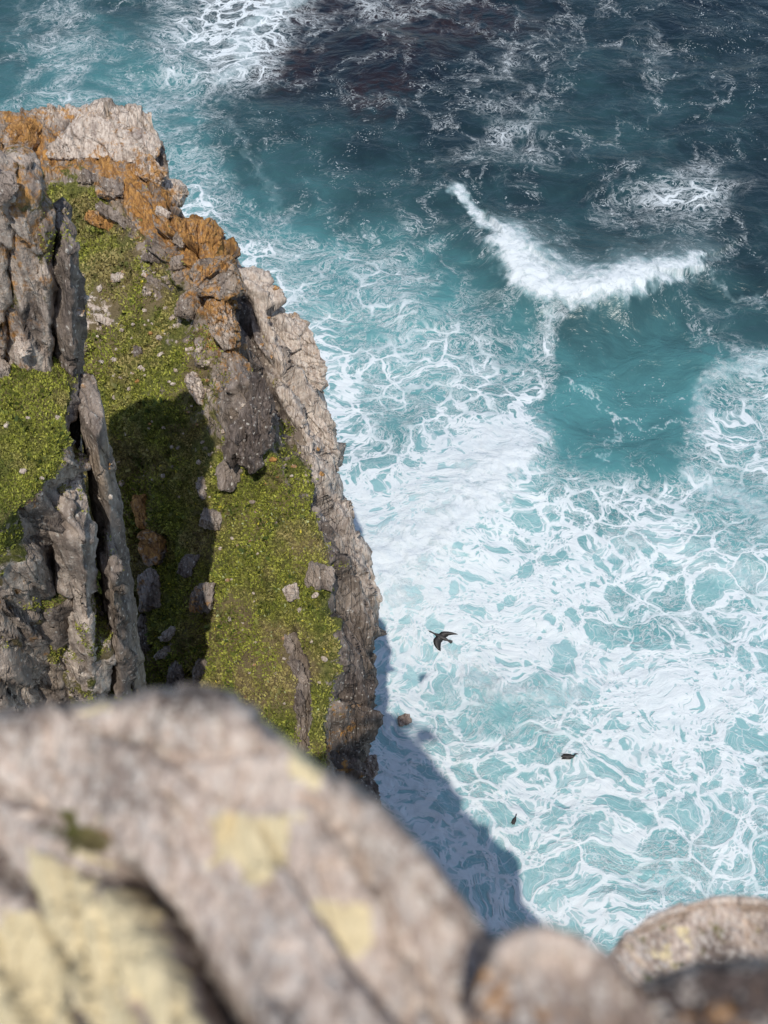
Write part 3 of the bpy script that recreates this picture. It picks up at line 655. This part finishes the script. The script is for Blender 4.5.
swell = fbm(np.stack([Xw*.09, Yw*.16, X*0], 1), 4, 80)*.9+fbm(np.stack([Xw*.5, Yw*.75, X*0], 1), 4, 84)*.16
Z = hgt+swell*(.8-.35*Dn)+S*.16*fbm(p3*1.1, 3, 88)
Z = np.where(RR.ravel() < 150, Z, Z*.6)
nz = fbm(p3*.11+9, 4, 89)*.5
M_SEA = NT('sea_water'); g = M_SEA; p = g.pos(); flat = g.mapping(p, sc=(1, 1, 0))
def cn(sc, det, amt, off=0.0):
    c = g.noise(g.mapping(flat, rot=(0, 0, off)), sc, det, .5, col=True)
    return g.scale(g.vmath('SUBTRACT', c, (.5, .5, .5)), amt)
w1 = g.vmath('ADD', flat, cn(.155, 3, 6.0)); w2 = g.vmath('ADD', w1, cn(.75, 3, 1.5, 1)); w3 = g.vmath('ADD', w2, cn(2.4, 3, .35, 2))
w3 = g.mapping(w3, rot=(0, 0, .35), sc=(.8, 1.05, 0))
dens = g.attr('foam'); tone = g.attr('tone'); sol = g.attr('solid'); rf = g.attr('reef')
dn = g.math('ADD', dens, g.math('MULTIPLY', g.math('SUBTRACT', g.noise(w1, .30, 4, .55), .5), .75))
dn2 = g.math('ADD', dens, g.math('MULTIPLY', g.math('SUBTRACT', g.noise(w2, .8, 4, .6), .5), .9))
w4 = g.mapping(g.vmath('ADD', w1, cn(.5, 2, 1.5, 1)), rot=(0, 0, .35), sc=(.82, 1.05, 0))      # smooth warp only: rounded cells
w5 = g.vmath('ADD', w4, cn(1.5, 3, .26, 2.2))
def cells(sc, vec, dd, nsc, lo, hi, tmin, tmax, soft, off):
    """foam lace: every cell is open water or filled foam as a whole; returns foam mask, wall mask"""
    e = g.vor(vec, sc, dim='2D'); c = g.vor(vec, sc, 'F1', '2D', out='Position')
    nn = g.noise(g.vmath('ADD', c, off), nsc, 3, .6)
    wn = g.n('ShaderNodeTexWhiteNoise', noise_dimensions='2D'); g.put(wn.inputs['Vector'], c)
    fill = g.math('ADD', dd, g.math('ADD', g.math('MULTIPLY', g.math('SUBTRACT', nn, .5), 2.1), g.math('MULTIPLY', g.math('SUBTRACT', wn.outputs[0], .5), .3)))
    th = g.rng(fill, lo, hi, tmin, tmax, smooth=False)
    th = g.math('ADD', th, g.math('MULTIPLY', g.math('SUBTRACT', g.noise(vec, sc*2.2, 3, .6), .5), .10))
    return g.rng(g.math('SUBTRACT', e, th), soft, -soft*.4), e
f1, e1 = cells(.52, w4, dn, .55, .25, 1.02, -.045, .42, .035, (3, 5, 0))
f2, e2 = cells(1.35, w5, dn, .8, .30, .98, -.05, .46, .06, (13, 2, 0))
f3, e3 = cells(3.2, w5, dn2, 1.2, .45, 1.1, -.05, .45, .12, (1, 22, 0))
brk2 = g.rng(g.noise(g.mapping(w2, rot=(0, 0, .7), sc=(.6, 1.5, 0)), .9, 6, .7), .42, .6, .05, 1)
brk = g.rng(g.noise(w5, 1.3, 5, .65), .36, .58, .15, 1)
l2 = g.math('MULTIPLY', g.rng(e2, .075, .0), g.math('MULTIPLY', brk, g.rng(dn, .3, .65, .0, .75)))
l3 = g.math('MULTIPLY', g.rng(e3, .12, .0), g.math('MULTIPLY', g.rng(g.noise(w5, .9, 4, .6), .42, .62), g.rng(dn, .3, .7, .0, .34)))
# hair-fine streaks drawn out along the drift
st = g.math('ABSOLUTE', g.math('SUBTRACT', g.noise(w3, 1.3, 6, .62), .5))
st = g.math('MULTIPLY', g.rng(st, .028, .0), g.rng(dn, .12, .5, .0, .85))
st2 = g.math('ABSOLUTE', g.math('SUBTRACT', g.noise(g.mapping(w2, rot=(0, 0, 1.), sc=(.5, 1.4, 0)), 1.0, 7, .66), .5))
st2 = g.math('MULTIPLY', g.rng(st2, .03, 0), g.rng(dn2, .26, .55, 0, .75))
rid = g.math('ABSOLUTE', g.math('SUBTRACT', g.noise(g.mapping(w1, rot=(0, 0, .4), sc=(1, .6, 0)), .13, 4, .6), .5))
clus = g.math('MAXIMUM', g.rng(rid, .034, .003), g.rng(dn, .35, .55)); clus = g.math('MULTIPLY', clus, g.rng(dn, .85, .6, .05, 1))
st = g.math('MULTIPLY', st, clus); st2 = g.math('MULTIPLY', st2, clus)
spk = g.math('MULTIPLY', g.rng(g.vor(w2, 3.2, 'F1', '2D'), .22, .1), g.math('MULTIPLY', g.rng(rid, .07, .01, 0, .7), g.rng(g.noise(flat, .8, 4, .7), .48, .6)))
st = g.math('MAXIMUM', st, spk)
lowd = g.rng(dn, .62, .36)
fA = g.math('MULTIPLY', f1, g.math('SUBTRACT', 1, g.math('MULTIPLY', lowd, g.math('SUBTRACT', 1, g.math('MULTIPLY', brk, brk2)))))
fA = g.math('MULTIPLY', fA, g.rng(dn, .38, .70, .0, 1))
# in thick foam the small cells punch holes in the filled large ones
fA = g.math('MULTIPLY', fA, g.math('MAXIMUM', f2, g.rng(e1, .10, .05)))
fA = g.math('MULTIPLY', fA, g.math('MAXIMUM', g.math('ADD', .35, g.math('MULTIPLY', f3, .65)), g.rng(e1, .09, .03)))
fB = g.math('MAXIMUM', l2, l3)
fo = g.math('MAXIMUM', g.math('MAXIMUM', fA, fB), g.math('MAXIMUM', st, st2))
thick = g.math('MULTIPLY', fo, g.math('ADD', .62, g.math('MULTIPLY', g.noise(w2, .9, 5, .65), .75)), clamp=True)
sf = g.rng(g.math('ADD', sol, g.math('MULTIPLY', g.math('SUBTRACT', g.noise(w2, 1.3, 9, .76), .5), 2.2)), .30, 1.05)
foam = g.math('MAXIMUM', thick, sf)
cr_ = g.n('ShaderNodeValToRGB'); g.put(cr_.inputs[0], g.math('ADD', tone, g.math('MULTIPLY', g.math('SUBTRACT', g.noise(w1, .22, 5, .6), .5), .34)))
el = cr_.color_ramp.elements
stops = [(0, (.003, .008, .014)), (.15, (.012, .029, .036)), (.35, (.034, .090, .098)), (.55, (.072, .215, .225)), (.72, (.15, .34, .35)), (.88, (.26, .455, .465)), (1, (.46, .63, .64))]
el[0].position = 0; el[0].color = (*stops[0][1], 1); el[1].position = 1; el[1].color = (*stops[-1][1], 1)
for s_, c_ in stops[1:-1]: e_ = el.new(s_); e_.color = (*c_, 1)
water = g.mix(g.math('MULTIPLY', rf, g.rng(g.noise(w2, .6, 5), .3, .6)), cr_.outputs[0], (.020, .012, .013))
milk = g.math('MULTIPLY', g.rng(dn, .5, 1.2), g.rng(tone, .3, .7, .1, .4))
water = g.mix(milk, water, (.42, .57, .59))
milk2 = g.rng(sol, .1, .9, 0, .55); water = g.mix(milk2, water, (.45, .64, .66))
fcol = g.mix(g.noise(w3, 2.5, 6, .7), (.53, .60, .62), (.73, .755, .76))
col = g.mix(foam, water, fcol)
hb = g.math('ADD', g.math('MULTIPLY', g.noise(g.mapping(w1, sc=(1, 1.6, 0)), .9, 4, .5), .55), g.math('MULTIPLY', g.noise(w2, 3.5, 3, .5), .045))
hb = g.math('ADD', hb, g.math('MULTIPLY', foam, g.math('ADD', .06, g.math('MULTIPLY', g.math('MULTIPLY', g.noise(flat, 3, 4, .6), .12), sf))))
g.done(col, g.math('ADD', .28, g.math('MULTIPLY', foam, .6)), g.bump(hb, .38, 1.0), .28)
sea = new_obj('sea', np.stack([X, Y, Z], 1), gridfaces(len(rad), len(ang))[:, ::-1], M_SEA.m, dict(foam=np.clip(Dn+nz*.16+.03+.05*np.clip((140-RR.ravel())/60-1.1, 0, 1), 0, 1.2), tone=np.clip(Tn, 0, 1), solid=S, reef=reef), kind='structure', label='turquoise sea with white foam around the headland')
if (sea.data.polygons[len(sea.data.polygons)//2].normal.z) < 0: sea.data.flip_normals()

# ------------------------------------------------------------------ birds
M_BIRD = NT('black_plumage'); g = M_BIRD
M_BIRD = g.done(g.mix(g.noise(g.pos(), 12, 3), (.012, .012, .013), (.055, .048, .042)), .55, None, .4)
def skin(name, chains, mat, root=0, parent=None):
    """one continuous surface grown over connected chains of (x,y,z,rx,ry)"""
    vs = []; es = []; rad_ = []
    idx = {}
    for ch in chains:
        prev = None
        for q in ch:
            key = tuple(round(c, 4) for c in q[:3])
            if key not in idx: idx[key] = len(vs); vs.append(q[:3]); rad_.append(q[3:5])
            if prev is not None: es.append((prev, idx[key]))
            prev = idx[key]
    me = bpy.data.meshes.new(name); me.from_pydata(vs, es, []); o = bpy.data.objects.new(name, me); COL.objects.link(o)
    md = o.modifiers.new('s', 'SKIN')
    for i, rr in enumerate(rad_): me.skin_vertices[0].data[i].radius = rr
    me.skin_vertices[0].data[root].use_root = True
    sb = o.modifiers.new('u', 'SUBSURF'); sb.levels = 2
    dg = bpy.context.evaluated_depsgraph_get(); me2 = bpy.data.meshes.new_from_object(o.evaluated_get(dg)); o.modifiers.clear(); o.data = me2
    me2.materials.clear(); me2.materials.append(mat); me2.shade_smooth()
    if parent: o.parent = parent
    return o
def lathe(name, prof, mat, parent, n=14):      # body of revolution along x with elliptical section
    vs = []; 
    for x, ry, rz, dz in prof:
        for k in range(n):
            a = 2*math.pi*k/n; vs.append((x, ry*math.cos(a), dz+rz*math.sin(a)))
    f = [tuple(q) for q in gridfaces(len(prof), n, True).tolist()]
    f += [tuple(range(n)), tuple(range((len(prof)-1)*n, len(prof)*n))[::-1]]
    return new_obj(name, np.array(vs), f, mat, parent=parent)
def wing_pts(side, pts):   # pts: (y, x_front, x_back, z)
    vs = []; 
    for y, xf, xb, z in pts:
        xm = xf*.65+xb*.35
        vs += [(xf, side*y, z), (xm, side*y, z+.018), (xb, side*y, z-.004), (xm, side*y, z-.008)]
    f = [tuple(q) for q in gridfaces(len(pts), 4, True).tolist()]+[(3, 2, 1, 0), tuple(4*(len(pts)-1)+k for k in range(4))]
    return np.array(vs, float), f
def bird(label, px, py, d, heading, bank, scale=1., fold=(1, 1), sweep=(0, 0), name='cormorant'):
    e = bpy.data.objects.new(name, None); COL.objects.link(e); e['label'] = label; e['category'] = 'bird'
    # head, neck, body, one surface; heading +x
    lathe('body', [(-.36,.008,.006,0),(-.30,.05,.035,0),(-.18,.09,.075,0),(0,.115,.10,-.01),(.14,.10,.09,-.005),(.24,.06,.058,.005),(.33,.038,.038,.02),(.45,.03,.032,.03),(.50,.036,.038,.035),(.545,.034,.034,.035),(.58,.018,.02,.03)], M_BIRD, e)
    lathe('beak', [(.575,.014,.015,.028),(.62,.009,.010,.026),(.665,.005,.007,.018),(.67,.002,.003,.014)], M_BEAK, e, 8)
    tv = np.array([(-.30,.035,.0),(-.30,-.035,.0),(-.52,-.085,.0),(-.56,0,.0),(-.52,.085,.0),(-.30,.035,.014),(-.30,-.035,.014),(-.52,-.085,.008),(-.56,0,.008),(-.52,.085,.008)])
    new_obj('tail', tv, [(0,1,2,3,4),(9,8,7,6,5),(0,5,6,1),(1,6,7,2),(2,7,8,3),(3,8,9,4),(4,9,5,0)], M_BIRD, parent=e, smooth=False)
    for s, k in ((1, fold[0]), (-1, fold[1])):
        pts = [(.04,.19,-.14,.05),(.16*k+.02,.23,-.14,.08),(.30*k,.27,-.10,.10),(.42*k,.25,-.12,.09),(.54*k,.18,-.15,.07),(.63*k,.08,-.18,.05),(.69*k,-.06,-.19,.03)]
        sw = sweep[0 if s == 1 else 1]; pts = [(a_, b_-sw*a_, c_-sw*a_, d_) for a_, b_, c_, d_ in pts]
        v_, f_ = wing_pts(s, pts); new_obj('wing', v_, f_, M_BIRD, parent=e)
    e.location = P(px, py, d); e.rotation_euler = (bank, 0, heading); e.scale = (scale,)*3
    return e
M_BEAK = NT('horn_beak').done((.10, .085, .05, 1), .5)
bird('black cormorant flying low over the white foam with wings spread', 441, 637, 34, math.radians(150), math.radians(-14), .72, (.84, .62), (.18, 1.0))
bird('tiny dark bird flying over the dark water at the top of the picture', 480, 34, 110, math.radians(200), .3, .9)
def floater(label, px, py, heading, scale=1., name='swimming_bird'):
    e = bpy.data.objects.new(name, None); COL.objects.link(e); e['label'] = label; e['category'] = 'bird'
    lathe('body', [(-.34,.01,.01,.08),(-.27,.07,.05,.06),(-.1,.13,.10,.03),(.1,.13,.11,.03),(.22,.08,.08,.06),(.29,.04,.045,.12)], M_BIRD, e)
    skin('head', [[(.24,0,.09,.05,.05),(.29,0,.19,.034,.034),(.30,0,.29,.03,.03),(.35,0,.34,.04,.036),(.40,0,.335,.022,.02),(.47,0,.32,.01,.009)]], M_BIRD, parent=e)
    for s in (1, -1):
        v_, f_ = wing_pts(s, [(.06,.16,-.2,.12),(.11,.14,-.30,.10),(.14,.06,-.34,.06)]); new_obj('wing', v_, f_, M_BIRD, parent=e)
    e.location = SZ(px, py); e.rotation_euler = (0, 0, heading); e.scale = (scale,)*3
    return e
SEAV = np.stack([X, Y], 1)
def SZ(px, py):
    q = Pz(px, py, 0)
    for _ in range(4):
        j = np.argmin((X-q[0])**2+(Y-q[1])**2); q = Pz(px, py, Z[j])
    return q
floater('dark bird swimming in the foam with its head to the right', 568, 757, 0.0, 1.25)
floater('small dark bird sitting low on the foam near the shadow edge', 514, 821, 1.1, .8)
M_WETROCK = rock_material('wet_rock', .3, (.75, .7, .7), bumpd=.02)
q = SZ(404, 720); v_, f_, cr = boulder_mesh((1.1, .8, .6), (0, 0, .4), 77, sub=4)
o = new_obj('reef_rock', v_, f_, M_WETROCK, dict(veg=np.zeros(len(v_)), orange=np.zeros(len(v_)), pale=np.full(len(v_), .5), dark=np.zeros(len(v_)), crack=cr, yellow=np.zeros(len(v_))), label='small grey rock awash in the foam beside the headland', cat='rock'); o.location = q
